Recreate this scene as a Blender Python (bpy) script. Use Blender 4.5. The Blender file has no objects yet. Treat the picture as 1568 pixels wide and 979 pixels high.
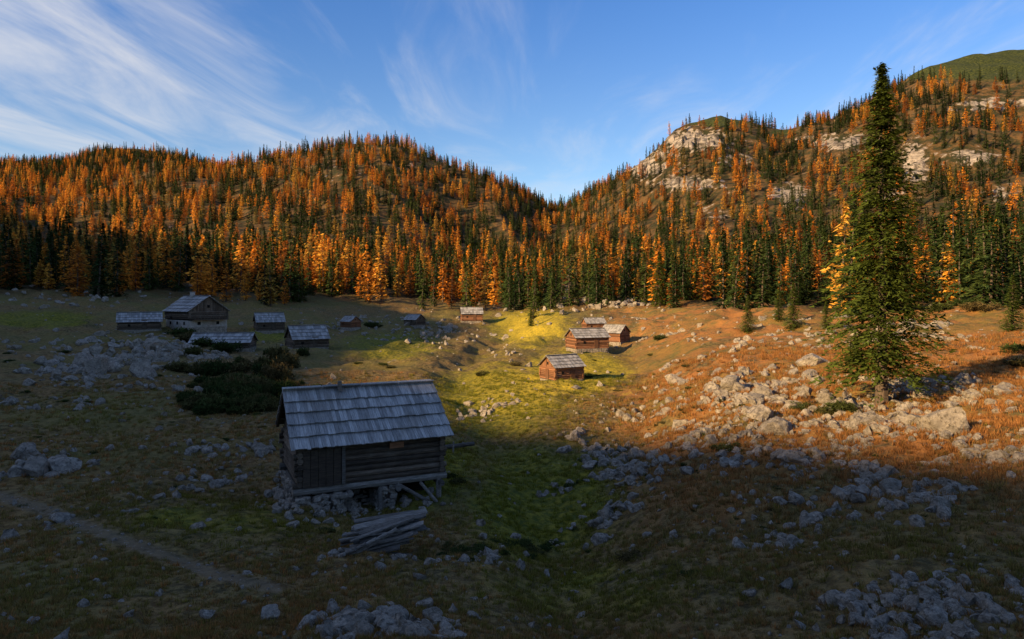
import bpy, bmesh, math, random
import numpy as np
from mathutils import Vector, Matrix
rng=np.random.default_rng(7); random.seed(7)
F=1045.0; U0=784.0; V0=450.0
SUN_E=math.radians(20.0); TE=math.tan(SUN_E); LX,LY=0.8,0.6; RD=350.0
scene=bpy.context.scene
# ------------------------------------------------------------ noise
def _h(ix,iy,s):
    n=(ix*374761393+iy*668265263+s*362437)&0xffffffff
    n=((n^(n>>13))*1274126177)&0xffffffff
    n=n^(n>>16)
    return n/4294967296.0
def pn(x,y,s=0):
    x=np.asarray(x,float); y=np.asarray(y,float)
    xi=np.floor(x).astype(np.int64); yi=np.floor(y).astype(np.int64)
    fx=x-xi; fy=y-yi
    def g(a,b):
        t=_h(xi+a,yi+b,s)*2*np.pi
        return np.cos(t)*(fx-a)+np.sin(t)*(fy-b)
    u=fx*fx*fx*(fx*(fx*6-15)+10); v=fy*fy*fy*(fy*(fy*6-15)+10)
    a=g(0,0)*(1-u)+g(1,0)*u; b=g(0,1)*(1-u)+g(1,1)*u
    return (a*(1-v)+b*v)*1.5
def fbm(x,y,o=4,s=0):
    r=0; a=1; 
    for i in range(o):
        r=r+a*pn(x*2**i+i*13.7,y*2**i-i*7.1,s+i); a*=0.5
    return r/1.6
def sm(x,a,b):
    t=np.clip((x-a)/(b-a),0,1); return t*t*(3-2*t)
# ------------------------------------------------------------ terrain table
cols={
-500:[(13,985),(18,880),(25,780),(35,680),(50,600),(70,545),(100,500),(130,470),(170,440),(220,415),(300,375),(450,320),(650,270),(900,240),(1100,230)],
0:[(13,985),(18,880),(25,790),(35,700),(50,630),(70,575),(100,525),(130,492),(160,468),(200,442),(260,412),(350,372),(500,325),(700,285),(900,260),(1100,250)],
200:[(13,985),(18,880),(25,795),(35,715),(50,650),(70,592),(100,540),(130,508),(160,485),(200,452),(250,427),(350,387),(500,342),(700,300),(900,275),(1200,242),(1400,230)],
400:[(13,980),(18,875),(25,800),(30,760),(40,700),(55,645),(70,605),(85,575),(110,542),(130,524),(160,500),(200,468),(240,447),(300,417),(400,372),(550,310),(700,265),(850,246)],
560:[(13,978),(18,875),(24,812),(29,768),(40,695),(60,635),(80,600),(100,572),(130,538),(170,505),(210,478),(240,458),(300,422),(400,372),(550,300),(700,250),(850,216)],
700:[(13,985),(18,885),(25,815),(32,760),(42,700),(60,645),(80,608),(100,580),(130,548),(170,515),(210,490),(250,470),(300,450),(400,410),(550,350),(700,295),(800,262)],
850:[(13,990),(18,895),(25,825),(35,755),(50,690),(70,640),(90,602),(105,580),(130,548),(170,502),(200,480),(250,465),(300,450),(400,425),(550,385),(800,335),(1000,320)],
950:[(13,1000),(17.5,905),(23,830),(32,742),(42,690),(58,632),(80,586),(100,558),(130,529),(150,513),(190,475),(240,455),(300,438),(400,400),(550,340),(700,290),(800,265)],
1100:[(12.5,1000),(16,900),(21,810),(27,722),(35,657),(46,602),(62,557),(85,520),(118,485),(150,470),(200,458),(260,440),(350,390),(450,335),(600,250),(700,210),(780,188)],
1300:[(11.5,1000),(14.5,890),(19,790),(25,703),(32,650),(41,600),(54,555),(72,521),(105,491),(140,477),(180,465),(230,445),(300,390),(400,330),(550,250),(700,190),(800,165)],
1568:[(10.5,1000),(13.5,880),(17.5,780),(23,687),(30,627),(39,575),(53,530),(72,503),(105,474),(150,455),(200,430),(260,390),(350,320),(450,250),(600,165),(750,110),(850,85)],
2100:[(10,1000),(12,870),(15.5,770),(20,670),(27,610),(37,560),(52,515),(72,485),(110,450),(150,425),(200,395),(260,350),(350,270),(450,200),(600,110),(750,60),(850,40)]}
cu=sorted(cols)
TH=np.radians(np.arange(-180,180.01,0.5)); LR=np.arange(math.log(0.5),math.log(4500),0.02)
LD=LR
Z=np.zeros((len(cu),len(LD)))
for i,c in enumerate(cu):
    pts=cols[c]; d=[p[0] for p in pts]; t=[(V0-p[1])/F for p in pts]
    d0=d[0]; dl,tl=d[-1],t[-1]
    d+=[dl*1.25,dl*1.8,4500]; t+=[tl*0.86,tl*0.45,0.02]
    T=np.interp(LD,np.log(d),t); dd=np.exp(LD); z=T*dd
    z13=t[0]*d0; z=np.where(dd<d0,-2+(z13+2)*dd/d0,z); Z[i]=z/np.exp(LD)
uu=U0+F*np.tan(np.clip(TH,-0.888,0.90))
TAB=np.zeros((len(TH),len(LR)))
for j in range(len(TH)):
    cth=math.cos(max(-0.888,min(0.90,TH[j])))
    u=min(max(uu[j],-500),2100)
    k=min(max(np.searchsorted(cu,u)-1,0),len(cu)-2); f=(u-cu[k])/(cu[k+1]-cu[k])
    row=Z[k]*(1-f)+Z[k+1]*f
    TAB[j]=np.interp(LR+math.log(cth),LD,row)*cth
gent=(-2-5*sm(np.exp(LR),4,60))/np.exp(LR)
deg=np.degrees(TH)
wb=np.where(deg<0,sm(-deg,50,80),sm(deg,60,120))[:,None]
TAB=TAB*(1-wb)+gent[None]*wb
def blur(A,sig,ax,wrap):
    n=int(3*sig)+1; k=np.exp(-0.5*(np.arange(-n,n+1)/sig)**2); k/=k.sum()
    P=np.pad(A,[(n,n) if a==ax else (0,0) for a in range(2)],mode='wrap' if wrap else 'edge')
    out=np.zeros_like(A)
    for i,w in enumerate(k):
        out+=w*(P[i:i+A.shape[0]] if ax==0 else P[:,i:i+A.shape[1]])
    return out
TAB=blur(TAB,3.5,0,True); TAB=blur(TAB,3.0,1,False)
silu=[-500,0,100,150,210,260,340,400,450,500,560,620,680,740,800,850,870,900,950,1000,1040,1100,1140,1200,1270,1350,1420,1480,1568,2100]
silv=[225,254,248,230,228,242,262,250,243,230,217,226,254,274,298,322,318,302,270,232,202,181,190,203,182,145,102,84,76,45]
mx=TAB.max(axis=1)/np.cos(np.clip(TH,-0.888,0.9))
tgt=(V0-np.interp(uu,silu,silv))/F
w=(sm(np.exp(LR),280,620))[None]*(1-wb)*(np.abs(TH)<0.95)[:,None]
ratio=np.clip(tgt/np.maximum(mx,1e-3),0.5,1.6)
TAB=TAB*(1+(ratio[:,None]-1)*w)
Cq=[-400,-60,0,12,22,35,55,72,100,130,161,200,244,400,537,800,1200]
Cv=[14,8,5.6,5.8,5.2,3.0,1.5,4.0,10,21,31,36,40,52,60,88,130]  # unseen ridge behind the camera, crest heights shaped to cast the valley's shade edge
CK=[(775,190),(760,140),(735,115),(703,90),(700,70),(745,50),(800,36),(850,25),(880,15)]
CK=[((a-U0)/F*b_,b_) for a,b_ in CK]
def segdist(x,y,PL):
    m=1e9
    for a,b_ in zip(PL[:-1],PL[1:]):
        dx,dy=b_[0]-a[0],b_[1]-a[1]; t=np.clip(((x-a[0])*dx+(y-a[1])*dy)/(dx*dx+dy*dy),0,1)
        m=np.minimum(m,np.hypot(x-a[0]-t*dx,y-a[1]-t*dy))
    return m
def base(x,y):
    r=np.hypot(x,y); th=np.arctan2(x,y); lr=np.log(np.maximum(r,0.5))
    a=(th-TH[0])/(TH[1]-TH[0]); b=(lr-LR[0])/0.02
    a=np.clip(a,0,len(TH)-1.001); b=np.clip(b,0,len(LR)-1.001)
    ai=a.astype(int); bi=b.astype(int); fa=a-ai; fb=b-bi
    z=(TAB[ai,bi]*(1-fa)*(1-fb)+TAB[ai+1,bi]*fa*(1-fb)+TAB[ai,bi+1]*(1-fa)*fb+TAB[ai+1,bi+1]*fa*fb)*np.maximum(r,0.5)
    ww=x*LX+y*LY+RD; q=-LY*x+LX*y
    crest=np.interp(q,Cq,Cv)+TE*RD
    rd=crest*np.exp(-(np.abs(ww)/110)**1.3*np.where(ww<0,0.3,1))-10*(1-np.exp(-(ww/40)**2))
    # grassy knoll the upper huts stand on
    z=z+2.6*np.exp(-((x-10)/14)**2-((y-168)/20)**2)+1.2*np.exp(-((x-24)/12)**2-((y-150)/16)**2)
    return np.maximum(z,rd)
def uv(x,y,z):
    yy=np.maximum(y,1.0); return U0+F*x/yy, np.where(y>1,V0-F*z/yy,3000)
def blobs(u,v,L):
    m=0
    for (a,b,ra,rb,w_) in L: m=np.maximum(m,w_*np.exp(-((u-a)/ra)**2-((v-b)/rb)**2))
    return m
CLIFF=[(1062,215,68,18,1.08),(980,258,54,16,1.05),(1050,281,58,14,1.0),(1290,218,64,13,1.12),(1400,250,25,40,1.05),(1210,300,32,21,1.02),(1480,240,44,13,.98),(1520,160,56,12,.95),(1130,245,40,16,.6),(870,432,14,22,.8),(620,250,30,12,.45),(1000,235,58,28,.65),(1350,300,60,20,.55),(1100,330,60,20,.45),(500,260,60,20,.35),(1540,300,40,20,.5)]
DWARF=[(1520,95,170,26,1.5),(1420,105,60,18,1.3),(205,232,45,9,.45),(1100,186,50,9,1.1),(1200,203,30,6,.8),(560,225,30,7,.4)]
ROCKZ=[(1270,630,320,40,.95),(1250,720,320,90,.8),(1430,930,190,60,1.0),(960,715,70,45,.85),(1090,500,190,25,.4),(1300,520,250,30,.6),(220,545,120,34,1.0),(110,570,80,24,.8),
 (60,705,90,22,.7),(330,690,120,24,.5),(475,775,50,22,1),(580,965,90,16,1.4),(650,855,170,12,.35),(650,515,90,18,.5),(750,615,40,12,.8),(930,462,70,16,1.1),(120,448,190,20,.9),(600,490,130,14,.6),(300,740,60,12,.6),(1120,595,110,35,.8),(150,620,160,20,.4),(120,790,140,30,.3)]
GREEN=[(760,610,110,60,1),(880,570,90,38,1),(830,770,120,100,1),(640,720,110,60,.9),(330,800,230,45,.55),(60,490,90,14,1),(900,900,260,60,.5),(600,530,110,30,.7),(810,500,70,34,1),(420,515,60,15,.7),(130,900,200,60,.25),(1400,840,240,80,.25),(150,640,150,40,.3)]
GOLD=[(850,585,110,55,1),(820,500,60,40,1),(930,600,90,30,.9),(960,560,80,30,.6)]  # sunlit meadow patches, where the sun's brightness is painted into the grass colour
def H(x,y):
    x=np.asarray(x,float); y=np.asarray(y,float)
    z=base(x,y); r=np.hypot(x,y)
    u,v=uv(x,y,z)
    near=1-sm(r,150,500)
    z=z+fbm(x/9,y/9,3,1)*0.60*sm(r,8,25)*near*(1+1.8*sm(r,50,130))
    z=z+fbm(x/1.7,y/1.7,3,5)*0.15*near+fbm(x/4,y/4,2,15)*.22*near*sm(r,10,30)
    cd=segdist(x,y,CK); z=z-(0.5+.006*y)*np.exp(-(cd/(1.2+.02*np.abs(y)))**2)*(y>10)
    rm=blobs(u,v,ROCKZ)*near
    z=z+np.abs(fbm(x/3.1,y/3.1,3,9))*1.0*np.minimum(rm,1)*sm(r,12,20)
    fr=sm(r,230,650)
    z=z+fbm(x/120,y/120,4,21)*11*fr-np.abs(pn(x/70+y/200,y/160,33))*14*fr*(1-0.6*sm(r,650,900))
    cl=blobs(u,v,CLIFF)*(r>180)
    z=z+cl*(7*np.abs(fbm(x/26,y/26,4,41))+3*np.sign(pn(x/14,y/14,44)))*np.clip(r/700,0.3,1)
    return z
def hit(u,v,dmin=10,dmax=700):
    d=np.exp(np.linspace(math.log(dmin),math.log(dmax),1200))
    x=(u-U0)/F*d; z=H(x,d); vv=V0-F*z/d
    k=np.argmax(vv<=v); return float(x[k]),float(d[k]),float(z[k])
# ------------------------------------------------------------ materials
def mat(name):
    m=bpy.data.materials.new(name); m.use_nodes=True; nt=m.node_tree; nt.nodes.clear()
    out=nt.nodes.new('ShaderNodeOutputMaterial'); return m,nt,out
class NB:
    def __init__(s,nt): s.nt=nt
    def n(s,t,**k):
        nd=s.nt.nodes.new(t)
        for a,b in k.items(): setattr(nd,a,b)
        return nd
    def L(s,a,b): s.nt.links.new(a,b)
    def set(s,sock,v):
        if isinstance(v,bpy.types.NodeSocket): s.L(v,sock)
        else: sock.default_value=v
    def noise(s,vec,scale,detail=5,rough=.6,dist=0,o='Fac'):
        nd=s.n('ShaderNodeTexNoise'); 
        if vec is not None: s.L(vec,nd.inputs['Vector'])
        nd.inputs['Scale'].default_value=scale; nd.inputs['Detail'].default_value=detail; nd.inputs['Roughness'].default_value=rough; nd.inputs['Distortion'].default_value=dist
        return nd.outputs[o]
    def math(s,op,a,b=0.0,c=0.0,clamp=False):
        nd=s.n('ShaderNodeMath',operation=op,use_clamp=clamp); s.set(nd.inputs[0],a); s.set(nd.inputs[1],b); s.set(nd.inputs[2],c); return nd.outputs[0]
    def mapr(s,v,a,b,c=0.0,d=1.0):
        nd=s.n('ShaderNodeMapRange',interpolation_type='SMOOTHSTEP'); s.set(nd.inputs[0],v)
        for i,q in enumerate((a,b,c,d)): s.set(nd.inputs[i+1],q)
        return nd.outputs[0]
    def mix(s,f,a,b,bt='MIX'):
        nd=s.n('ShaderNodeMix',data_type='RGBA',blend_type=bt); s.set(nd.inputs[0],f)
        for sk,v in ((nd.inputs[6],a),(nd.inputs[7],b)):
            if isinstance(v,tuple): v=(v[0],v[1],v[2],1)
            s.set(sk,v)
        return nd.outputs[2]
    def bump(s,h,st,dist):
        nd=s.n('ShaderNodeBump'); nd.inputs['Strength'].default_value=st; nd.inputs['Distance'].default_value=dist; s.L(h,nd.inputs['Height']); return nd.outputs[0]
def diffuse(b,col,out,norm=None,rough=1.0,spec=0.15):
    p=b.n('ShaderNodeBsdfPrincipled'); b.set(p.inputs['Base Color'],col if not isinstance(col,tuple) else (*col,1)); b.set(p.inputs['Roughness'],rough); p.inputs['Specular IOR Level'].default_value=spec
    if norm is not None: b.L(norm,p.inputs['Normal'])
    b.L(p.outputs[0],out.inputs[0])
def m_ground():
    m,nt,out=mat('ground'); b=NB(nt)
    pos=b.n('ShaderNodeNewGeometry').outputs['Position']
    at_=b.n('ShaderNodeAttribute',attribute_name='mask'); sp=b.n('ShaderNodeSeparateColor'); b.L(at_.outputs['Color'],sp.inputs[0])
    at2=b.n('ShaderNodeAttribute',attribute_name='mask2'); sp2=b.n('ShaderNodeSeparateColor'); b.L(at2.outputs['Color'],sp2.inputs[0])
    G,R,P=sp.outputs[0],sp.outputs[1],sp.outputs[2]; FAR,CL,DW=sp2.outputs[0],sp2.outputs[1],sp2.outputs[2]
    rust=at_.outputs['Alpha']; SUNLIT_A=at2.outputs['Alpha']
    n1=b.noise(pos,0.35,5,.65); n2=b.noise(pos,2.2,5,.75); n3=b.noise(pos,9,3,.7); n0=b.noise(pos,0.06,4,.6)
    brown=b.mix(b.mapr(n2,.38,.62),(0.060,0.050,0.020),(0.25,0.180,0.070))
    brown=b.mix(b.math('MULTIPLY',b.mapr(n1,.35,.60),rust),brown,(0.42,0.180,0.052))
    brown=b.mix(b.mapr(n0,.42,.6,0,.5),brown,(0.155,0.145,0.034))
    brown=b.mix(b.mapr(n3,.55,.68,0,.65),brown,(0.040,0.034,0.016))
    green=b.mix(b.mapr(n2,.38,.64),(0.075,0.090,0.012),(0.27,0.225,0.024))
    green=b.mix(b.mapr(n3,.5,.75,0,.6),green,(0.095,0.085,0.022))
    sunlit_c=b.mix(b.mapr(n2,.33,.60),(0.22,0.190,0.022),(0.55,0.400,0.038))  # brighter yellow grass colour standing in for strong sunlight
    green=b.mix(SUNLIT_A,green,sunlit_c)
    gf=b.mapr(b.math('ADD',G,b.math('MULTIPLY',b.math('SUBTRACT',n1,.5),1.3)),.25,.65)
    col=b.mix(gf,brown,green)
    wv=b.n('ShaderNodeVectorMath',operation='MULTIPLY_ADD'); b.L(b.noise(pos,4,2,.6,0,'Color'),wv.inputs[0]); wv.inputs[1].default_value=(.5,.5,.5); b.L(pos,wv.inputs[2])
    vo=b.n('ShaderNodeTexVoronoi',feature='F1'); b.L(wv.outputs[0],vo.inputs['Vector']); vo.inputs['Scale'].default_value=2.6
    vo2=b.n('ShaderNodeTexVoronoi',feature='F1'); b.L(wv.outputs[0],vo2.inputs['Vector']); vo2.inputs['Scale'].default_value=6.5
    thr=b.math('ADD',b.math('MULTIPLY',R,.55),b.math('MULTIPLY',b.math('SUBTRACT',n1,.54),2.0))
    st=b.math('LESS_THAN',vo.outputs['Distance'],b.math('MULTIPLY',thr,.36))
    st2=b.math('LESS_THAN',vo2.outputs['Distance'],b.math('ADD',b.math('MULTIPLY',thr,.30),b.math('MULTIPLY',P,.25)))
    st=b.math('MAXIMUM',st,st2)
    rockc=b.mix(b.mapr(n3,.3,.7),(0.13,0.115,0.10),(0.42,0.38,0.33))
    col=b.mix(b.mapr(b.math('ADD',P,b.math('MULTIPLY',b.math('SUBTRACT',n2,.5),1.6)),.45,.95,0,.6),col,(0.20,0.155,0.105))
    col=b.mix(b.math('MULTIPLY',st,.85),col,rockc)
    nf=b.noise(pos,0.09,6,.7); nf2=b.noise(pos,0.5,4,.7)
    ff=b.mix(b.mapr(nf,.4,.6),(0.034,0.036,0.015),(0.15,0.085,0.032))
    ff=b.mix(b.mapr(nf2,.60,.72,0,.7),ff,(0.22,0.195,0.17))
    col=b.mix(FAR,col,ff)
    dwc=b.mix(b.mapr(nf2,.40,.62),(0.016,0.027,0.008),(0.085,0.095,0.022))
    col=b.mix(b.mapr(DW,.3,.6),col,dwc)
    cc=b.mix(b.mapr(b.noise(pos,0.12,6,.75,.6),.36,.62),(0.075,0.062,0.05),(0.46,0.39,0.315))
    clf=b.mapr(b.math('ADD',CL,b.math('MULTIPLY',b.math('SUBTRACT',nf,.5),3.4)),.52,.72)
    col=b.mix(clf,col,cc)
    nb=b.bump(n2,.9,.45)
    bb=b.n('ShaderNodeBump'); bb.inputs['Strength'].default_value=.8; b.L(b.math('MULTIPLY',FAR,8.0),bb.inputs['Distance']); b.L(nf,bb.inputs['Height']); b.L(nb,bb.inputs['Normal'])
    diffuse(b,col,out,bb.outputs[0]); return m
def m_rock():
    m,nt,out=mat('limestone'); b=NB(nt)
    oi=b.n('ShaderNodeObjectInfo'); tc=b.n('ShaderNodeTexCoord').outputs['Object']
    pos=b.n('ShaderNodeNewGeometry').outputs['Position']
    n=b.noise(tc,2.5,5,.7,.4); n2=b.noise(pos,6,5,.75)
    c=b.mix(b.mapr(n,.3,.7),(0.20,0.175,0.145),(0.48,0.42,0.345))
    c=b.mix(b.mapr(n2,.50,.64,0,.85),c,(0.075,0.062,0.046))
    c=b.mix(b.math('MULTIPLY',oi.outputs['Random'],.5),c,(0.17,0.14,0.10))
    diffuse(b,c,out,b.bump(n2,.9,.2)); return m
def m_leaf(name,stops,transl=.3,dark=.5,inst=False):
    m,nt,out=mat(name); b=NB(nt)
    oi=b.n('ShaderNodeObjectInfo'); rp=b.n('ShaderNodeValToRGB')
    if inst:
        a=b.n('ShaderNodeAttribute',attribute_name='tnt',attribute_type='INSTANCER'); b.L(a.outputs['Fac'],rp.inputs[0])
    else: b.L(oi.outputs['Random'],rp.inputs[0])
    e=rp.color_ramp.elements
    for i,(p,c) in enumerate(stops):
        el=e[i] if i<2 else e.new(p)
        el.position=p; el.color=(*c,1)
    ta=b.n('ShaderNodeAttribute',attribute_name='tint')
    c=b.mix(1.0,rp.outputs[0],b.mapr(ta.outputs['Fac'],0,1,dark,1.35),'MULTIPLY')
    d=b.n('ShaderNodeBsdfDiffuse'); b.L(c,d.inputs[0])
    if transl>0:
        t=b.n('ShaderNodeBsdfTranslucent'); b.L(c,t.inputs[0])
        ms=b.n('ShaderNodeMixShader'); ms.inputs[0].default_value=transl; b.L(d.outputs[0],ms.inputs[1]); b.L(t.outputs[0],ms.inputs[2]); b.L(ms.outputs[0],out.inputs[0])
    else: b.L(d.outputs[0],out.inputs[0])
    return m
def m_wood(name,c1,c2,c3,grain=(1,12,12),amt=.5,tl=.55,th_=1.4):
    m,nt,out=mat(name); b=NB(nt)
    tc=b.n('ShaderNodeTexCoord').outputs['Object']; mp=b.n('ShaderNodeMapping'); b.L(tc,mp.inputs[0]); mp.inputs['Scale'].default_value=grain
    ta=b.n('ShaderNodeAttribute',attribute_name='tint').outputs['Fac']
    n=b.noise(mp.outputs[0],2.0,6,.7); n2=b.noise(tc,.9,5,.6)
    c=b.mix(b.mapr(n,.3,.7),c1,c2); c=b.mix(b.mapr(n2,.5,.7,0,amt),c,c3)
    c=b.mix(1.0,c,b.mapr(ta,0,1,tl,th_),'MULTIPLY')
    diffuse(b,c,out,b.bump(n,.6,.03),.85,.2); return m
MG=m_ground(); MR=m_rock()
M_LARCH=m_leaf('larch_needles',[(0,(0.26,0.095,0.024)),(.22,(0.55,0.20,0.030)),(.5,(0.80,0.34,0.042)),(.75,(0.84,0.46,0.07)),(1,(0.20,0.16,0.045))],.35,.38)
M_SPR=m_leaf('spruce_needles',[(0,(0.016,0.030,0.012)),(.5,(0.028,0.048,0.016)),(1,(0.065,0.088,0.022))],0,.4)
M_BIG=m_leaf('big_spruce_needles',[(0,(0.055,0.078,0.014)),(1,(0.070,0.092,0.017))],.15,.30)
M_BUSH=m_leaf('juniper_needles',[(0,(0.026,0.042,0.013)),(.6,(0.055,0.065,0.020)),(1,(0.095,0.070,0.030))],0,.4)
M_GRASS=m_leaf('grass_blades',[(0,(0.34,0.155,0.050)),(.3,(0.22,0.160,0.055)),(.55,(0.18,0.15,0.034)),(1,(0.17,0.170,0.020))],.3,.45,True)
M_BARK=m_wood('bark',(0.06,0.042,0.03),(0.16,0.12,0.09),(0.10,0.09,0.08),(8,8,1))
M_ROOF=m_wood('weathered_shingles',(0.20,0.195,0.19),(0.43,0.415,0.395),(0.22,0.195,0.165),(14,1.0,1.0),.5,.68,1.25)
M_LOG=m_wood('weathered_logs',(0.045,0.034,0.026),(0.16,0.118,0.082),(0.21,0.175,0.135))
M_LOGR=m_wood('brown_logs',(0.12,0.052,0.026),(0.28,0.135,0.07),(0.18,0.13,0.09))  # brown timber, with the sunlit huts' orange cast put into the colour
M_GREYW=m_wood('grey_timber',(0.08,0.07,0.058),(0.23,0.205,0.175),(0.08,0.06,0.045),(1.5,12,12))
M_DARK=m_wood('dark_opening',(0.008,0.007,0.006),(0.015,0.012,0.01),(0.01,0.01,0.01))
M_PLAST=m_wood('lime_plaster',(0.24,0.215,0.185),(0.38,0.35,0.31),(0.15,0.125,0.10),(1,1,1))
# ------------------------------------------------------------ mesh helpers
def mk(name,V,Fc,mats,mi=None,tint=None,smooth=False,link=True):
    me=bpy.data.meshes.new(name); me.from_pydata([tuple(v) for v in V] if not isinstance(V,np.ndarray) else V.tolist(),[],Fc if not isinstance(Fc,np.ndarray) else Fc.tolist())
    for m in mats: me.materials.append(m)
    if mi is not None: me.polygons.foreach_set('material_index',np.asarray(mi,dtype=np.int32))
    if tint is not None:
        a=me.attributes.new('tint','FLOAT','FACE'); a.data.foreach_set('value',np.asarray(tint,dtype=np.float32))
    if smooth: me.polygons.foreach_set('use_smooth',np.ones(len(me.polygons),bool))
    me.update(); ob=bpy.data.objects.new(name,me)
    if link: scene.collection.objects.link(ob)
    return ob
class Buf:
    def __init__(s): s.V=[]; s.F=[]; s.T=[]; s.M=[]
    def box(s,c,ax,ay,az,t=None,m=0):
        c,ax,ay,az=map(Vector,(c,ax,ay,az)); i=len(s.V); t=random.random() if t is None else t
        for a in (-1,1):
            for b_ in (-1,1):
                for d in (-1,1): s.V.append(c+ax*a+ay*b_+az*d)
        for f in ((0,1,3,2),(4,6,7,5),(0,4,5,1),(2,3,7,6),(0,2,6,4),(1,5,7,3)):
            s.F.append([i+k for k in f]); s.T.append(t); s.M.append(m)
    def log(s,p,q,r,t=None,m=0,n=8,r2=None):
        p=Vector(p); q=Vector(q); d=(q-p).normalized(); a=d.orthogonal().normalized(); b_=d.cross(a); i=len(s.V); t=random.random() if t is None else t
        r2=r if r2 is None else r2
        for k in range(n):
            e=a*math.cos(2*math.pi*k/n)+b_*math.sin(2*math.pi*k/n); s.V+= [p+e*r,q+e*r2]
        for k in range(n):
            k2=(k+1)%n; s.F.append([i+2*k,i+2*k2,i+2*k2+1,i+2*k+1]); s.T.append(t); s.M.append(m)
        s.F.append([i+2*k for k in range(n)][::-1]); s.F.append([i+2*k+1 for k in range(n)]); s.T+=[t,t]; s.M+=[m,m]
    def obj(s,name,mats,parent=None):
        o=mk(name,s.V,s.F,mats,s.M,s.T)
        if parent: o.parent=parent
        return o
# ------------------------------------------------------------ conifers
def conifer(name,seed,Hh,R,nwh,nbr,ncl,size,leafmat,kind='spruce',h0=.08,ntri=2,link=False,pe=None):
    r=np.random.default_rng(seed); V=[];Fc=[];T=[];M=[]
    n=7; segs=5
    tr=0.012*Hh+.05
    bx,by=r.normal(0,.006*Hh,2)
    for k in range(segs+1):
        z=Hh*.97*k/segs; rr=tr*(1-k/segs)**.9*(1.35 if k==0 else 1)+.012
        for a in range(n): V.append((bx*math.sin(k)+rr*math.cos(2*math.pi*a/n),by*math.sin(k)+rr*math.sin(2*math.pi*a/n),z-(.4 if k==0 else 0)))
    for k in range(segs):
        for a in range(n): Fc.append((k*n+a,k*n+(a+1)%n,(k+1)*n+(a+1)%n,(k+1)*n+a)); T.append(.5); M.append(0)
    for w_ in range(nwh):
        f=(w_+r.uniform(-.3,.3))/(nwh-1); f=min(max(f,0),1); h=Hh*(h0+(0.99-h0)*f)
        if kind=='larch': prof=(1-f)**.70*(.60+.40*min(1,f*4))
        else: prof=(1-f)**(pe or .88)*(.72+.28*min(1,f*6))
        wf=r.uniform(.78,1.15) if link is False else r.uniform(.66,1.2)
        for k in range(nbr):
            if r.random()<(.16 if kind=='larch' else .08): continue
            az=2*math.pi*(k/nbr)+w_*2.4+r.uniform(-.35,.35)
            l=R*prof*wf*r.uniform(.6,1.2)+.03*R
            up=(.25 if kind=='larch' else (.35*f-.05)); dr=(.12 if kind=='larch' else .40)*(1-.5*f)
            ca,sa=math.cos(az),math.sin(az)
            hh=h+r.uniform(-.5,.5)*Hh/nwh
            if size<.36 or kind=='larch':
                i=len(V); e=(ca*l*.8,sa*l*.8,hh+l*.8*up-dr*l*.64); rr=.012*Hh*.12+.012
                V+= [(0,0,hh+rr),(-sa*rr,ca*rr,hh-rr),(sa*rr,-ca*rr,hh-rr),e]
                Fc+= [(i,i+1,i+3),(i+1,i+2,i+3),(i+2,i,i+3)]; T+=[.5]*3; M+=[0]*3
            nc=max(2,int(ncl*(.35+.65*prof)))
            for c in range(nc):
                s_=(c+.6*r.random()+.3)/nc; s_=.12+.9*s_
                for q in range(ntri):
                    side=r.uniform(-1,1)*.42*l*(1.05-s_)+r.normal(0,.04*R)
                    px=ca*l*s_-sa*side; py=sa*l*s_+ca*side; pz=hh+l*s_*up-dr*l*s_*s_+r.normal(0,size*.25)
                    sz=size*r.uniform(.6,1.3)*(.75+.25*(1-f))
                    ang=az+r.uniform(-.9,.9)+(.6 if side>0 else -.6)
                    dx,dy=math.cos(ang),math.sin(ang); dz=-.25+r.uniform(-.45,.35)
                    i=len(V); wd=sz*(.42 if kind=='spruce' else .62); til=r.uniform(-.6,.6)
                    V+=[(px-dx*sz*.5+dy*wd*.5,py-dy*sz*.5-dx*wd*.5,pz-dz*sz*.4+til*wd*.5),(px-dx*sz*.4-dy*wd*.5,py-dy*sz*.4+dx*wd*.5,pz-dz*sz*.4-til*wd*.5-sz*.15),(px+dx*sz*.6,py+dy*sz*.6,pz+dz*sz*.6)]
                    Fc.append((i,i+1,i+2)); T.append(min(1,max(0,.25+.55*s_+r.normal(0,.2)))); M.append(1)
    return mk(name,V,Fc,[M_BARK,leafmat],M,T,link=link)
def rock(name,seed,sub=3,link=False):
    bm=bmesh.new(); bmesh.ops.create_icosphere(bm,subdivisions=sub,radius=1); r=np.random.default_rng(seed)
    co=np.array([v.co[:] for v in bm.verts])
    co*=np.array([1,r.uniform(.55,.9),r.uniform(.55,.95)])
    for k in range(13):
        d=r.normal(size=3); d/=np.linalg.norm(d); o=r.uniform(.28,.62); p=co@d; co-=np.outer(np.maximum(p-o,0),d)*1.0
    o=seed*7.3
    nn=fbm(co[:,0]*2.4+o,co[:,1]*2.4+co[:,2]*1.7,3,seed); co*= (1+.16*nn)[:,None]
    co/=np.abs(co).max()
    for v,c in zip(bm.verts,co): v.co=c
    me=bpy.data.meshes.new(name); bm.to_mesh(me); bm.free(); me.materials.append(MR)
    ob=bpy.data.objects.new(name,me)
    if link: scene.collection.objects.link(ob)
    return ob
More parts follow.
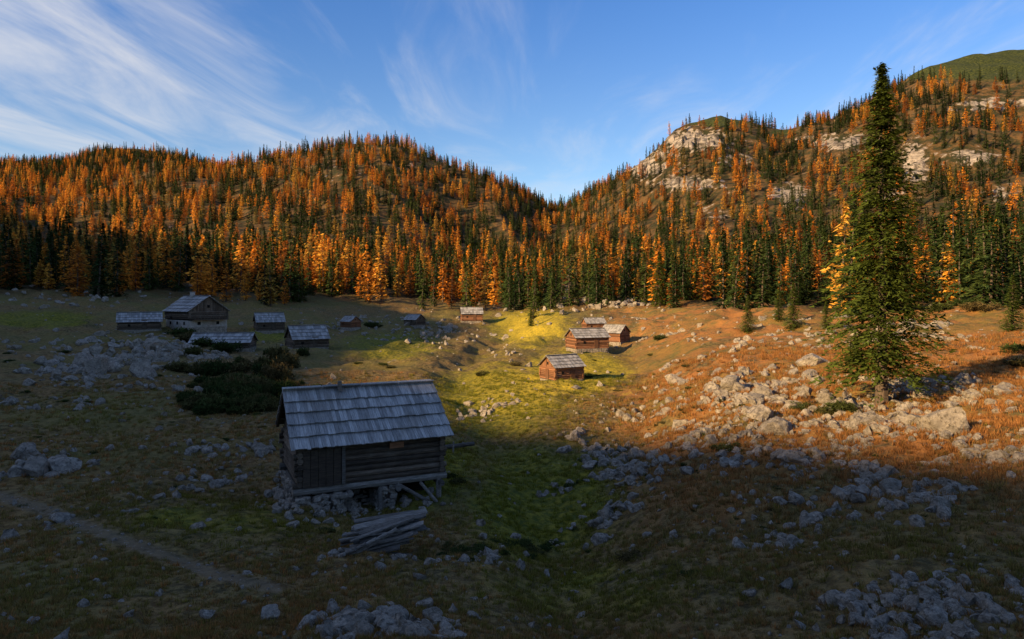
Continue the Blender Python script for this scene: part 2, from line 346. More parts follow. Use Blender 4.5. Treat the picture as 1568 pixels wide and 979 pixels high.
def bush(name,seed,n=900,leaf=.10,matl=None):
    r=np.random.default_rng(seed); V=[];Fc=[];T=[]
    cs=[(r.uniform(-.7,.7),r.uniform(-.7,.7),r.uniform(.1,.5),r.uniform(.18,.45)) for _ in range(11)]
    for i in range(n):
        c=cs[r.integers(11)]; d=r.normal(size=3); d/=np.linalg.norm(d); rr=c[3]*r.uniform(.4,1.35)
        p=np.array(c[:3])+d*rr; p[2]=abs(p[2])*.9
        a=r.normal(size=3)*leaf; b_=r.normal(size=3)*leaf*.6; k=len(V)
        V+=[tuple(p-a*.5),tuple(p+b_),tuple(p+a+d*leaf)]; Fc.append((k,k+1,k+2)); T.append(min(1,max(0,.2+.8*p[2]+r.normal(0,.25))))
    for k in range(6):
        a=r.uniform(0,6.28); i=len(V); e=(.6*math.cos(a),.6*math.sin(a),.5); V+=[(0,.02,-.2),(.02,-.02,-.2),(-.02,-.02,-.2),e]; Fc+=[(i,i+1,i+3),(i+1,i+2,i+3),(i+2,i,i+3)]; T+=[0,0,0]
    return mk(name,V,Fc,[matl or M_BUSH],None,T,link=False)
def tuft(name,seed):
    r=np.random.default_rng(seed); V=[];Fc=[];T=[]
    for i in range(20):
        a=r.uniform(0,6.28); d=r.uniform(0,.6); x,y=d*math.cos(a),d*math.sin(a); h=r.uniform(.4,1.0); l=r.uniform(.1,.6); b_=r.uniform(0,6.28); w_=.06; k=len(V)
        V+=[(x-w_*math.sin(b_),y+w_*math.cos(b_),-.1),(x+w_*math.sin(b_),y-w_*math.cos(b_),-.1),(x+l*math.cos(a),y+l*math.sin(a),h)]; Fc.append((k,k+1,k+2)); T.append(r.random())
    return mk(name,V,Fc,[M_GRASS],None,T,link=False)
def scatter(name,protos,P,rot,scl,idx,tnt=None):
    col=bpy.data.collections.new(name+'_kinds')
    for i,p in enumerate(protos): p.name='k%02d_'%i+p.name; col.objects.link(p)
    me=bpy.data.meshes.new(name); me.from_pydata(np.asarray(P).tolist(),[],[])
    a=me.attributes.new('rot','FLOAT_VECTOR','POINT'); a.data.foreach_set('vector',np.asarray(rot,dtype=np.float32).ravel())
    sc=np.asarray(scl,dtype=np.float32)
    if sc.ndim==1: sc=np.stack([sc]*3,1)
    a=me.attributes.new('scl','FLOAT_VECTOR','POINT'); a.data.foreach_set('vector',sc.ravel())
    a=me.attributes.new('idx','INT','POINT'); a.data.foreach_set('value',np.asarray(idx,dtype=np.int32))
    if tnt is not None:
        a=me.attributes.new('tnt','FLOAT','POINT'); a.data.foreach_set('value',np.asarray(tnt,dtype=np.float32))
    ob=bpy.data.objects.new(name,me); scene.collection.objects.link(ob)
    ng=bpy.data.node_groups.new(name,'GeometryNodeTree')
    ng.interface.new_socket('Geometry',in_out='INPUT',socket_type='NodeSocketGeometry'); ng.interface.new_socket('Geometry',in_out='OUTPUT',socket_type='NodeSocketGeometry')
    N=ng.nodes; gi=N.new('NodeGroupInput'); go=N.new('NodeGroupOutput'); ip=N.new('GeometryNodeInstanceOnPoints'); ci=N.new('GeometryNodeCollectionInfo')
    ci.inputs['Collection'].default_value=col; ci.inputs['Separate Children'].default_value=True; ci.inputs['Reset Children'].default_value=True
    def na(nm,dt):
        x=N.new('GeometryNodeInputNamedAttribute'); x.data_type=dt; x.inputs[0].default_value=nm; return x.outputs[0]
    lk=ng.links.new
    lk(gi.outputs[0],ip.inputs['Points']); lk(ci.outputs[0],ip.inputs['Instance']); ip.inputs['Pick Instance'].default_value=True
    lk(na('idx','INT'),ip.inputs['Instance Index']); lk(na('rot','FLOAT_VECTOR'),ip.inputs['Rotation']); lk(na('scl','FLOAT_VECTOR'),ip.inputs['Scale'])
    lk(ip.outputs[0],go.inputs[0])
    md=ob.modifiers.new('scatter','NODES'); md.node_group=ng
    return ob
# ------------------------------------------------------------ ground mesh
thv=np.concatenate([np.arange(-180,-42,2.0),np.arange(-42,-39,.5),np.arange(-39,39,.1),np.arange(39,42,.5),np.arange(42,180,2.0)])
thr=np.radians(thv); rr=np.concatenate([[0.01],np.exp(np.arange(math.log(1),math.log(9.5),.1)),np.exp(np.arange(math.log(9.5),math.log(1650),.0095)),np.exp(np.arange(math.log(1660),math.log(4400),.06))])
A,B=np.meshgrid(thr,rr,indexing='ij'); X=np.sin(A)*B; Y=np.cos(A)*B; ZZ=H(X,Y)
nt_,nr_=A.shape
V=np.stack([X,Y,ZZ],-1).reshape(-1,3)
ii=np.arange(nt_)[:,None]; jj=np.arange(nr_-1)[None]; i2=(ii+1)%nt_
q=np.stack([ii*nr_+jj,ii*nr_+jj+1,i2*nr_+jj+1,i2*nr_+jj],-1).reshape(-1,4)
me=bpy.data.meshes.new('ground'); me.vertices.add(len(V)); me.vertices.foreach_set('co',V.astype(np.float32).ravel())
me.loops.add(q.size); me.loops.foreach_set('vertex_index',q.astype(np.int32).ravel()); me.polygons.add(len(q)); me.polygons.foreach_set('loop_start',np.arange(0,q.size,4,dtype=np.int32)); 
me.update(calc_edges=True); me.polygons.foreach_set('use_smooth',np.ones(len(q),bool))
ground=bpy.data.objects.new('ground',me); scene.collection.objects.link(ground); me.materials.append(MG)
u_,v_=uv(X,Y,ZZ); R_=np.hypot(X,Y)
fdu=[-500,0,200,400,560,700,760,850,950,1100,1300,1568,2100]; fdd=[170,190,205,215,232,250,225,215,205,165,130,112,95]
def fdist(u): return np.interp(u,fdu,fdd)
def maskfar(u,y,x): 
    d=np.where(y>5,y,5); return np.where((y>5),sm(d/fdist(u),.93,1.12),sm(np.hypot(x,y),120,200))
def pathm(u,v):
    m=0; pl=[(-60,742),(0,760),(80,785),(160,818),(250,850),(330,880),(420,900)]
    for a,b_ in zip(pl[:-1],pl[1:]):
        dx,dy=b_[0]-a[0],b_[1]-a[1]; t=np.clip(((u-a[0])*dx+(v-a[1])*dy)/(dx*dx+dy*dy),0,1)
        ds=np.hypot(u-a[0]-t*dx,(v-a[1]-t*dy)*1.3); m=np.maximum(m,np.exp(-(ds/17)**2))
    return m
def setcol(nm,a,b_,c,al=None):
    C=np.stack([a,b_,c,np.ones_like(a) if al is None else al],-1).reshape(-1,4).astype(np.float32)
    at_=me.attributes.new(nm,'FLOAT_COLOR','POINT'); at_.data.foreach_set('color',C.ravel())
inn=(R_<260)
rustf=lambda u,v: np.clip(.22+.78*sm(u,860,1040)*sm(v,860,640),0,1)
setcol('mask',np.clip(blobs(u_,v_,GREEN),0,1)*inn+0.25*(Y<5),np.clip(blobs(u_,v_,ROCKZ),0,1)*inn,pathm(u_,v_)*(R_<60),rustf(u_,v_))
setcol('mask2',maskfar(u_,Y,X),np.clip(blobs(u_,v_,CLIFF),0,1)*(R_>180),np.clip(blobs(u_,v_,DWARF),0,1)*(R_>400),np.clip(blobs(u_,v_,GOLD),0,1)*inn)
# ------------------------------------------------------------ forest
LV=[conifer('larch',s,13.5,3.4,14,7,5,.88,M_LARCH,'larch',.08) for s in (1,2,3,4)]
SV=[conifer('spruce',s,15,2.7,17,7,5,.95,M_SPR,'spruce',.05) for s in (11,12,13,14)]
N=25000
th=rng.uniform(-0.90,0.90,N); r=np.sqrt(rng.uniform(95**2,1420**2,N))
N2=2100; th=np.concatenate([th,rng.uniform(-.8,.8,N2)]); r=np.concatenate([r,np.sqrt(rng.uniform(100**2,360**2,N2))])
x=np.sin(th)*r; y=np.cos(th)*r; z=H(x,y); u,v=uv(x,y,z)
ok=(y>fdist(u)*(1+.22*pn(x/22,y/22,77)))
cm=blobs(u,v,CLIFF)
ok&=(rng.random(len(x))>cm*1.4-.12); ok&=(rng.random(len(x))>blobs(u,v,DWARF)*1.6)
ok&=(fbm(x/40,y/40,3,55)>-.36)
x,y,z,u,v=x[ok],y[ok],z[ok],u[ok],v[ok]
pl=np.interp(u,[0,300,400,600,720,850,1000,1300,1568],[.58,.50,.40,.38,.30,.28,.38,.32,.30])
pl=np.where((y<290)&(u>740),pl-.14,pl); pl=np.where((y>800)&(u<340),pl-.30,pl); pl=pl+1.35*fbm(x/34,y/34,3,88)
isL=rng.random(len(x))<pl
hs=np.clip(rng.normal(.86,.22,len(x)),.35,1.4)*np.where(y<330,1.08,.98)
idx=np.where(isL,rng.integers(0,4,len(x)),4+rng.integers(0,4,len(x)))
rot=np.stack([rng.normal(0,.03,len(x)),rng.normal(0,.03,len(x)),rng.uniform(0,6.28,len(x))],1)
wd=(.30+.70*hs)*rng.uniform(.8,1.2,len(x))
scatter('mountain_forest',LV+SV,np.stack([x,y,z-.2],1),rot,np.stack([wd,wd,hs],1),idx)
n=1500; q_=rng.uniform(-350,700,n); w_=rng.uniform(-140,-45,n); x=LX*(w_-RD)-LY*q_; y=LY*(w_-RD)+LX*q_; z=H(x,y)
k2=[o.copy() for o in LV[:2]+SV[:2]]
scatter('hillside_forest',k2,np.stack([x,y,z],1),np.stack([x*0,x*0,rng.uniform(0,6,n)],1),rng.uniform(.5,.8,n),rng.integers(0,4,n))
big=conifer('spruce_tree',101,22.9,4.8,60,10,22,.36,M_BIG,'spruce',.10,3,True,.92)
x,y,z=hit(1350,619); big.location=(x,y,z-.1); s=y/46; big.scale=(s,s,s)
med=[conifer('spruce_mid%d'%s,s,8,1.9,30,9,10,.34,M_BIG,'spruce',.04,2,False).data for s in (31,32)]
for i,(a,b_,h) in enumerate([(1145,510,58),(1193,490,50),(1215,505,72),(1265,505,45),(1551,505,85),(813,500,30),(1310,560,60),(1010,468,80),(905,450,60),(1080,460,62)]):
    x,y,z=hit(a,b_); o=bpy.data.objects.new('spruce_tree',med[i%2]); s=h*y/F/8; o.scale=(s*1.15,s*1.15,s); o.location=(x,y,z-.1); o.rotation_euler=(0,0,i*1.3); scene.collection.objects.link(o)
# ------------------------------------------------------------ rocks
RP=[rock('stone',s,3) for s in range(10)]
N=120000
th=rng.uniform(-.80,.80,N); r=np.exp(rng.uniform(math.log(10),math.log(230),N))
x=np.sin(th)*r; y=np.cos(th)*r; zb=base(x,y); u,v=uv(x,y,zb)
den=blobs(u,v,ROCKZ); cl=sm(fbm(x/4.5,y/4.5,3,60),-.05,.4)
p=(den*.42*(0.08+cl)+.013)*np.where(y>fdist(u),.25,1)*(1-.92*np.exp(-((u-820)/80)**2-((v-760)/130)**2))
ok=rng.random(N)<p; x,y,u,v,r,den=x[ok],y[ok],u[ok],v[ok],r[ok],den[ok]
s=np.exp(rng.normal(-2.40,.58,len(x)))*(r/30)**.62*(.8+.5*den); s=np.minimum(s,.9)
no=200; k=0; ox=[];oy=[];os_=[]
while k<no:
    t_=rng.uniform(-.78,.78); rr_=math.exp(rng.uniform(math.log(11),math.log(190))); a,b_=math.sin(t_)*rr_,math.cos(t_)*rr_; uu_,vv_=uv(a,b_,base(np.array(a),np.array(b_)))
    if rng.random()>float(blobs(uu_,vv_,ROCKZ))**1.6*.9: continue
    k+=1; m_=rng.integers(6,18); sz=rng.uniform(.3,.95)*(rr_/40)**.6; an=rng.uniform(0,3.14)
    g=rng.normal(size=(m_,2))*np.array([1.5,.5])*sz; ox.append(a+g[:,0]*math.cos(an)-g[:,1]*math.sin(an)); oy.append(b_+g[:,0]*math.sin(an)+g[:,1]*math.cos(an)); os_.append(rng.uniform(.15,.55,m_)*sz)
hx=[];hy=[];hs_=[]
for (a,b_,ru,rv,n_,p0,p1) in [(570,955,62,11,60,14,38),(690,965,22,6,12,12,26),(75,712,30,9,16,12,34),(310,690,14,7,12,9,24),(220,545,52,13,70,7,24),(120,572,38,10,34,7,20),(240,592,20,6,10,7,16),(960,725,30,22,50,7,24),(480,780,32,14,30,8,22),(1440,930,90,24,70,12,32),(1250,600,150,14,50,7,22),(800,835,40,6,12,7,18),(1210,830,14,9,8,12,26),(385,692,22,6,8,8,20),(110,445,90,10,70,4,11),(600,500,80,9,50,4,11),(940,462,36,7,50,5,15),(730,635,20,6,14,7,18),(130,622,14,4,8,6,14),(1350,655,110,13,60,7,24),(300,728,16,6,12,6,18),(1500,600,60,14,24,8,24),(40,530,40,9,20,5,14),(370,740,60,30,30,5,12),(1060,660,60,22,40,7,20),(1150,590,60,18,24,8,24),(640,515,30,8,24,5,14),(770,540,14,10,12,4,10),(850,475,40,5,26,5,13),(150,850,90,40,30,4,12),(400,880,120,30,36,4,12)]:
    for k in range(n_):
        aa=rng.normal(a,ru); bb_=min(rng.normal(b_,rv),990); X_,Y_,Z_=hit(aa,bb_,10,300); hx.append(X_);hy.append(Y_);hs_.append(rng.uniform(p0,p1)*Y_/F/1.9)
x=np.concatenate([x]+ox+[hx]); y=np.concatenate([y]+oy+[hy]); s=np.concatenate([s]+os_+[hs_])
z=H(x,y)
rot=rng.uniform(0,6.28,(len(x),3)); rot[:,:2]=rng.normal(0,.45,(len(x),2))
scatter('scattered_limestone_rocks',RP,np.stack([x,y,z+s*.04],1),rot,np.stack([s*1.1,s*1.1,s*rng.uniform(.7,1.2,len(s))],1),rng.integers(0,10,len(x)))
for i,(a,b_,wpx) in enumerate([(1450,660,74),(88,722,62),(55,725,44),(400,692,42),(1185,660,50),(1120,600,46),(1240,560,42),(1480,590,46),(150,570,45),(220,575,40),(235,540,44),(130,560,36),(1395,650,40),(640,975,42),(560,972,46),(700,980,36),(500,978,40),(1215,835,30),(1205,900,26),(1160,640,40),(1330,650,36),(1040,655,34),(1540,600,40)]):
    x,y,z=hit(a,b_); o=rock('boulder',200+i,4,True); s=wpx*y/F/1.8; o.scale=(s,s,s*.9); o.location=(x,y,z+s*.12); o.rotation_euler=(0,.1,i*1.7)
# ------------------------------------------------------------ grass
N=62000
th=rng.uniform(-.70,.70,N); r=np.exp(rng.uniform(math.log(10),math.log(80),N)); x=np.sin(th)*r; y=np.cos(th)*r; z=H(x,y); u,v=uv(x,y,z)
g=np.clip(blobs(u,v,GREEN),0,1); pm=pathm(u,v)
keep=(rng.random(N)<(.35+.65*sm(fbm(x/3,y/3,3,70),-.3,.3)))*(rng.random(N)>pm*1.2)
x,y,z,r,g,u,v=[a[keep] for a in (x,y,z,r,g,u,v)]
s=rng.uniform(.06,.17,len(x))*(r/22)**.5*(1+.5*rustf(u,v))
scatter('grass_tufts',[tuft('tuft',i) for i in range(4)],np.stack([x,y,z],1),np.stack([rng.normal(0,.1,len(x)),rng.normal(0,.1,len(x)),rng.uniform(0,6.28,len(x))],1),s,rng.integers(0,4,len(x)),np.clip(g+.30-.4*rustf(u,v)*(1-g)+rng.normal(0,.20,len(x)),0,1))
# ------------------------------------------------------------ shrubs
BP=[bush('juniper',s,2000,.085) for s in range(3)]
P=[];S=[]
def addb(a,b_,wpx,hr=.7):
    x,y,z=hit(a,b_); s=wpx*y/F/2.0; P.append((x,y,z-.05)); S.append((s,s,s*hr))
for k in range(80):
    a=random.gauss(375,46); b_=random.gauss(590,26); b_=min(b_,642); addb(a,b_,random.uniform(14,42),random.uniform(.8,1.7))
for k in range(22): addb(random.gauss(325,24),random.gauss(615,16),random.uniform(16,42),1.2)
for k in range(30): addb(random.uniform(690,850),random.gauss(842,9),random.uniform(16,34),.6)
for k in range(14): addb(random.uniform(640,720),random.gauss(850,6),random.uniform(14,24),.6)
for a,b_,w2 in [(1290,628,50),(1265,632,36),(1110,690,40),(1130,684,26),(1225,626,40),(1560,560,40),(1556,540,50),(970,855,44),(875,745,24),(300,520,40),(280,516,50),(310,530,44),(1010,520,26),(1480,470,40),(1500,475,44),(1440,475,40),(570,500,26),(700,740,30),(1060,880,30),(690,730,24),(500,815,30),(740,575,26),(790,560,20)]: addb(a,b_,w2,.7)
for k in range(280): addb(random.uniform(880,1600),random.uniform(540,900),random.uniform(7,18),.55)
for k in range(180): addb(random.uniform(0,700),random.uniform(540,960),random.uniform(6,18),.5)
n=len(P); scatter('juniper_shrubs',BP,P,np.stack([np.zeros(n),np.zeros(n),rng.uniform(0,6.28,n)],1),S,rng.integers(0,3,n))
# ------------------------------------------------------------ huts
def hut(name,x,y,z,yaw,L,W,wh,rise,oh=.45,og=.4,base_h=.5,logm=None,courses=4,nb=16,plast=False,chim=False,door='front',foundation=True,nlog=None,win=True):
    e=bpy.data.objects.new(name,None); scene.collection.objects.link(e); e.location=(x,y,z); e.rotation_euler=(0,0,math.radians(yaw))
    lm=logm or M_LOG
    b=Buf(); z0=base_h; lr=wh/(nlog or max(5,int(wh/.27)))/2; n=int(round(wh/(2*lr)))
    for k in range(n):
        zz=z0+lr+2*lr*k; j=lambda: random.uniform(.1,.28)
        for s in (-1,1):
            if plast and k<n*.45: continue
            b.log((-L/2-j(),s*W/2,zz),(L/2+j(),s*W/2,zz+random.uniform(-.02,.02)),lr*1.05)
            b.log((s*L/2,-W/2-j(),zz+lr*.6),(s*L/2,W/2+j(),zz+lr*.6),lr*1.05)
    top=z0+wh
    for s in (-1,1):
        nbd=int(W/.22)
        for i in range(nbd):
            yy=-W/2+(i+.5)*W/nbd; hh=rise*(1-abs(yy)/(W/2+oh))-.05
            if hh>.05: b.box((s*(L/2+.02),yy,top+hh/2),(.025,0,0),(0,W/nbd/2*.97,0),(0,0,hh/2))
    b.box((0,0,z0+wh*.5),(L/2-.12,0,0),(0,W/2-.12,0),(0,0,wh*.5-.02),0,1)
    b.obj('walls',[lm,M_DARK],e)
    if plast:
        b=Buf(); hp=wh*.45; b.box((0,0,z0+hp/2-.2),(L/2+.05,0,0),(0,W/2+.05,0),(0,0,hp/2+.2),.7)
        for xx in (-L*.3,0,L*.3): b.box((xx,-W/2-.06,z0+hp*.55),(.24,0,0),(0,.03,0),(0,0,.24),0,1)
        for yy in (-W*.25,W*.25):
            for s in (-1,1): b.box((s*(L/2+.06),yy,z0+hp*.55),(.03,0,0),(0,.24,0),(0,0,.24),0,1)
        b.box((L/2+.6,0,z0+hp+.1),(.55,0,0),(0,W/2-.2,0),(0,0,.06),.4,2)
        for k in range(12): b.box((L/2+1.1,-W/2+.4+k*(W-.8)/11,z0+hp+.55),(.02,0,0),(0,.05,0),(0,0,.42),.5,2)
        b.obj('plaster_storey',[M_PLAST,M_DARK,M_LOG],e)
    if foundation:
        b=Buf(); rs=random.Random(int(x*10))
        for s in (-1,1):
            for k in range(int(L/.45)):
                for lv in range(4): b.box((-L/2+.22+.45*k+rs.uniform(-.05,.05),s*(W/2-.02)+rs.uniform(-.05,.05),base_h-.16-.34*lv),(.24,rs.uniform(-.04,.04),.02),(0,.2,0),(rs.uniform(-.03,.03),0,.17))
            for k in range(int(W/.45)):
                for lv in range(4): b.box((s*(L/2-.02)+rs.uniform(-.05,.05),-W/2+.22+.45*k,base_h-.16-.34*lv),(.2,0,0),(0,.24,0),(0,rs.uniform(-.03,.03),.17))
        b.obj('stone_footing',[MR],e)
    b=Buf(); hw=W/2+oh; hl=L/2+og; sl=math.hypot(hw,rise); 
    for s in (-1,1):
        dn=Vector((0,s*hw/sl,-rise/sl)); nm=Vector((0,s*rise/sl,hw/sl))
        cl=sl/courses
        for c in range(courses):
            for i in range(nb):
                bw=2*hl/nb; xx=-hl+(i+.5)*bw; ln=cl*1.16; st=c*cl
                ce=Vector((xx,0,top+rise))+dn*(st+ln/2-(0.08*cl if c else 0)+random.uniform(-.025,.025))+nm*(.065+.014*random.random())
                dd=(dn*1+nm*(.05/ln*2+.01)).normalized(); n2=Vector((1,0,0)).cross(dd); 
                b.box(ce,Vector((bw/2*random.uniform(.93,.985),0,0)),dd*ln/2*random.uniform(.985,1.015),n2*.016)
        for i in range(5):
            xx=-hl+.1+(2*hl-.2)*i/4; b.box(Vector((xx,0,top+rise))+dn*sl*.49-nm*.04,(.06,0,0),dn*sl*.48,nm*.055,.3,1)
        b.box(Vector((0,0,top+rise))+dn*sl*.48+nm*.022,(hl-.03,0,0),dn*sl*.475,nm*.008,0,1)
    for k in range(4):
        seg=2*hl/4; b.box((-hl+seg*(k+.5),-.10,top+rise+.085),(seg*.49,0,0),(0,.13,-.07),(0,.008,.014)); b.box((-hl+seg*(k+.5),.11,top+rise+.07),(seg*.49,0,0),(0,.13,.07),(0,-.008,.014))
    b.obj('shingle_roof',[M_ROOF,M_LOG],e)
    b=Buf()
    dz=z0+.05
    if door in('front','both'): b.box((L*.12,-W/2-lr-.03,dz+.85),(.42,0,0),(0,.03,0),(0,0,.85),.2); b.box((L*.12,-W/2-lr-.02,dz+1.76),(.55,0,0),(0,.05,0),(0,0,.06),.9); 
    if door in('gable','both'): b.box((-L/2-lr-.04,0,dz+.85),(.03,0,0),(0,.42,0),(0,0,.85),.2); b.box((L/2+lr+.04,0,dz+.85),(.03,0,0),(0,.42,0),(0,0,.85),.2)
    if win: 
        b.box((-L*.25,-W/2-lr-.02,z0+wh*.6),(.22,0,0),(0,.02,0),(0,0,.2),0,1)
        for s in(-1,1): b.box((s*(L/2+.06),0,top+rise*.35),(.02,0,0),(0,.2,0),(0,0,.22),0,1)
    if b.V: b.obj('door_and_windows',[lm,M_DARK],e)
    if chim:
        b=Buf(); b.box((-L*.1,-.3,top+rise+.15),(.28,0,0),(0,.28,0),(0,0,.5),.8); b.box((-L*.1,-.3,top+rise+.70),(.34,0,0),(0,.34,0),(0,0,.05),.3); b.obj('chimney',[M_PLAST],e)
    return e
def hutpx(name,u,v,yaw,wpx,L=6,W=5,wh=2,rise=1.7,dz=-.3,**k):
    x,y,z=hit(u,v); yr=math.radians(yaw); span=(L+.8)*abs(math.cos(yr))+(W+.9)*abs(math.sin(yr)); s=wpx*y/F/span
    e=hut(name,x,y,z+dz*s,yaw,L,W,wh,rise,**k); e.scale=(s,s,s); return e
yr=math.radians(25); ax=Vector((math.cos(yr),math.sin(yr),0))
rl=Vector((-9.77,29,-4.16)); mid=rl+ax*3.35
gz=-7.75
mainhut=hut('log_hut',mid.x,mid.y,gz,25,5.9,4.6,1.62,1.97,oh=.5,og=.4,base_h=0.0,courses=5,nb=44,door=None,foundation=False,nlog=7,win=False)
b=Buf()
for s in(-1,1): b.log((-3.2,s*2.25,-.12),(3.2,s*2.25,-.12),.17)
for xx in(-2.9,-1,1,2.9): b.log((xx,-2.6,-.38),(xx,2.6,-.38),.13)
b.box((-1.25,-2.45,.85),(.07,0,0),(0,.06,0),(0,0,.8),.3); b.box((.95,-2.47,1.42),(.30,0,0),(0,.03,0),(0,0,.12),.9,1)
for s in(-2.7,-2.4,-2.1,-1.8,-1.5): b.box((s,-2.47,.8),(.14,0,0),(0,.02,0),(0,0,.76),random.random()*.3,2)
b.log((2.85,-2.35,-1.9),(2.85,-2.3,-.1),.12); b.log((2.85,2.2,-1.6),(2.85,2.2,-.1),.12); b.log((1.9,-2.7,-.2),(3.0,-2.9,-1.6),.07); b.log((2.6,-2.35,-1.3),(1.0,-2.35,-.25),.08); b.log((.3,-2.3,-1.7),(.3,-2.3,-.3),.1)
b.obj('timber_frame',[M_GREYW,M_LOGR,M_LOG],mainhut)
vs=Buf()
for (x0,x1,y0,y1) in ((-3.2,-1.2,-2.8,-1.6),(-3.1,-2.3,-1.6,2.4),(-1.2,.4,-1.2,-.4),(2.2,3.1,1.4,2.4),(.2,1.0,-2.3,-1.7)):
    nx=max(2,int((x1-x0)/.30)); ny=max(2,int((y1-y0)/.30)); 
    for l in range(8):
        for i in range(nx):
            for j in range(ny):
                if 0<i<nx-1 and 0<j<ny-1: continue
                sc_=random.uniform(.13,.22)
                vs.box((x0+(i+.5)*(x1-x0)/nx+random.uniform(-.09,.09),y0+(j+.5)*(y1-y0)/ny+random.uniform(-.09,.09),-.38-.19*l),(sc_,random.uniform(-.07,.07),random.uniform(-.05,.05)),(random.uniform(-.06,.06),.17,0),(random.uniform(-.03,.03),random.uniform(-.03,.03),random.uniform(.07,.11)))
o=vs.obj('stone_piers',[MR],mainhut); bv=o.modifiers.new('b','BEVEL'); bv.width=.04; bv.segments=2
for i in range(60):
    o=rock('footing_stone',400+i,2,True); s=random.uniform(.10,.28); o.scale=(s,s,s*.8); o.parent=mainhut; lx,ly=random.uniform(-3.6,3.4),random.uniform(-3.7,-1.2)
    if i>44: lx,ly=random.uniform(-3.9,-3.2),random.uniform(-2.5,2.5)
    wx=mid.x+lx*math.cos(yr)-ly*math.sin(yr); wy=mid.y+lx*math.sin(yr)+ly*math.cos(yr); o.location=(lx,ly,float(H(wx,wy))-gz+s*.3)
b=Buf(); b.box((0,.5,-1.1),(2.6,0,0),(0,1.6,0),(0,0,.7),0); b.obj('undercroft_shade',[M_DARK],mainhut)  # near-black block standing in for the shade beneath the raised floor
b=Buf(); b.box((-1.0,-.35,3.75),(.08,0,0),(0,.08,0),(0,0,.2),.6); b.obj('vent_post',[M_GREYW],mainhut)
# plank pile
x,y,z=hit(578,842); e=bpy.data.objects.new('collapsed_plank_pile',None); scene.collection.objects.link(e); e.location=(x,y,z); e.rotation_euler=(0,0,math.radians(8))
b=Buf()
for l in range(8):
    for k in range(5):
        a=random.gauss(.10,.20); ln=random.uniform(.6,1.2); cx=random.uniform(-.25,.25)+.05*l; cy=-.55+.28*k+random.uniform(-.08,.08)+.07*l; cz=.05+.08*l+random.uniform(-.03,.03)
        b.box((cx,cy,cz+.14*cx),(ln*math.cos(a),ln*math.sin(a),ln*random.gauss(.15,.09)),(-.12*math.sin(a),.12*math.cos(a),random.uniform(-.04,.04)),(0,0,.022))
for k in range(6): b.log((-1.3+.1*k,-.7,.05),(-.9+.3*k,-.9+.1*k,.25+.1*k),.06)
b.obj('planks',[M_GREYW],e)
for i in range(18):
    o=rock('pile_stone',300+i,2,True); s=random.uniform(.08,.20); o.scale=(s,s,s); o.parent=e; o.location=(-1.2+random.uniform(-.5,.4)+random.random()*random.choice([0,2.6]),-.8+random.uniform(-.3,.6),.06)
x,y,z=hit(700,690); b=Buf(); b.log((x-1.1,y,z+.15),(x+1.0,y+.5,z+.3),.13); b.log((x-1,y+.4,z+.12),(x+.7,y+1.1,z+.15),.1); b.log((x-.15,y-1.3,z-.3),(x-.1,y-1.3,z+.8),.05); b.obj('fallen_logs',[M_GREYW])
hutpx('log_hut',860,582,30,74,L=5.2,W=4.2,wh=2.0,rise=1.75,logm=M_LOGR,nb=20,door='both')
hutpx('log_hut',899,536,20,70,L=6.5,W=4.2,wh=2.0,rise=1.6,logm=M_LOGR,nb=22,door='front')
hutpx('log_hut',942,525,-38,50,L=5.0,W=4.5,wh=2.1,rise=1.9,logm=M_LOGR,nb=16,door='gable')
hutpx('log_hut',909,508,12,38,L=5.5,W=4.2,wh=1.9,rise=1.6,logm=M_LOGR,nb=14)
hutpx('alpine_house',301,503,-38,102,L=7.5,W=6.2,wh=2.4,rise=2.5,plast=True,chim=True,nb=26,courses=5,door=None)
hutpx('log_hut',214,506,28,76,L=7,W=4.8,wh=1.4,rise=1.8,nb=22)
hutpx('log_hut',412,508,28,56,L=5.5,W=4.6,wh=1.8,rise=2.0,nb=18)
hutpx('log_hut',470,533,32,76,L=5.8,W=5.0,wh=1.4,rise=2.3,nb=20)
hutpx('log_shed',343,532,8,96,L=9,W=4.6,wh=.9,rise=1.5,nb=26,courses=3,door=None,dz=-.6,win=False)
hutpx('log_hut',537,503,-35,34,L=5,W=4.4,wh=2.0,rise=1.9,logm=M_LOGR,nb=12,door='gable')
hutpx('log_hut',635,499,-35,36,L=5,W=4.2,wh=1.7,rise=1.8,nb=12)
hutpx('log_hut',722,493,8,38,L=5.8,W=4.6,wh=2.0,rise=1.9,logm=M_LOGR,nb=12)
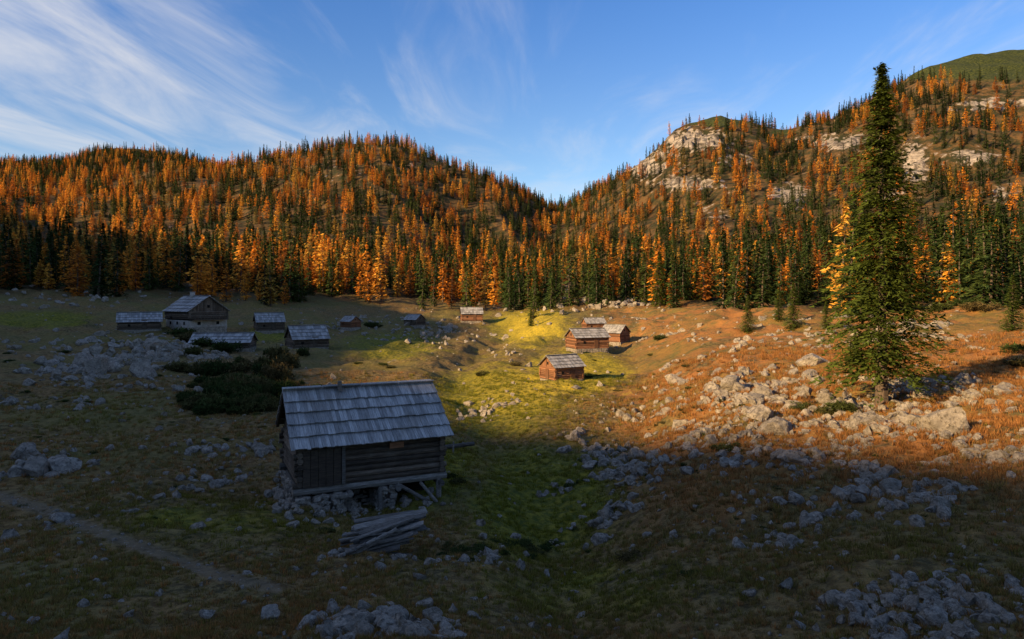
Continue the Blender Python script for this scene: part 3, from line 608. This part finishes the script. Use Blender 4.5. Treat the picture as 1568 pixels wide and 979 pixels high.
# ------------------------------------------------------------ sky
wd=bpy.data.worlds.new('World'); scene.world=wd; wd.use_nodes=True; nt=wd.node_tree; nt.nodes.clear(); b=NB(nt)
out=b.n('ShaderNodeOutputWorld'); bg=b.n('ShaderNodeBackground'); bg.inputs['Strength'].default_value=.15
sky=b.n('ShaderNodeTexSky'); sky.sky_type='NISHITA'; sky.sun_disc=False; sky.sun_elevation=SUN_E; sky.sun_rotation=math.atan2(-LX,-LY); sky.altitude=1500; sky.air_density=1.0; sky.dust_density=.4; sky.ozone_density=2.0
tc=b.n('ShaderNodeTexCoord').outputs['Generated']; sp=b.n('ShaderNodeSeparateXYZ'); b.L(tc,sp.inputs[0])
zc=b.math('ADD',b.math('MAXIMUM',sp.outputs[2],0.0),.03)
px=b.math('DIVIDE',sp.outputs[0],zc); py=b.math('DIVIDE',sp.outputs[1],zc)
cv=b.n('ShaderNodeCombineXYZ'); b.L(px,cv.inputs[0]); b.L(b.math('MULTIPLY',py,.30),cv.inputs[1])
rotm=b.n('ShaderNodeMapping'); b.L(cv.outputs[0],rotm.inputs[0]); rotm.inputs['Rotation'].default_value=(0,0,math.radians(-14))
n1=b.noise(rotm.outputs[0],2.0,9,.60,.7); n2=b.noise(rotm.outputs[0],.7,3,.5,.3)
reg=b.math('MULTIPLY',b.mapr(px,-.3,-1.6),b.mapr(px,-3.8,-2.3)); 
f=b.math('ADD',b.math('MULTIPLY',n1,.8),b.math('MULTIPLY',n2,.45)); f=b.math('ADD',f,b.math('MULTIPLY',reg,.12))
cf=b.math('MULTIPLY',b.mapr(f,.57,.98),.78); cf=b.math('MULTIPLY',cf,b.mapr(sp.outputs[2],.02,.24))
tintc=b.mix(b.mapr(sp.outputs[2],.12,.45),(0.98,1.06,1.10),(0.60,0.95,1.36))
scol=b.mix(1.0,sky.outputs[0],tintc,'MULTIPLY')
col=b.mix(cf,scol,(5.6,5.5,5.5)); b.L(col,bg.inputs[0]); b.L(bg.outputs[0],out.inputs[0])
sl=bpy.data.lights.new('sun','SUN'); sl.energy=10.0; sl.angle=math.radians(.5); sl.color=(1,.69,.34); so=bpy.data.objects.new('sun',sl); scene.collection.objects.link(so)
so.rotation_euler=Vector((LX*math.cos(SUN_E),LY*math.cos(SUN_E),-math.sin(SUN_E))).to_track_quat('-Z','Y').to_euler()
cam=bpy.data.cameras.new('camera'); co=bpy.data.objects.new('camera',cam); scene.collection.objects.link(co); scene.camera=co
co.location=(0,0,0); co.rotation_euler=(math.pi/2,0,0); cam.sensor_width=36; cam.lens=36*F/1568; cam.shift_y=-(489.5-V0)/1568; cam.clip_end=10000; cam.clip_start=.1
scene.view_settings.view_transform='Standard'; scene.view_settings.look='None'; scene.view_settings.exposure=0
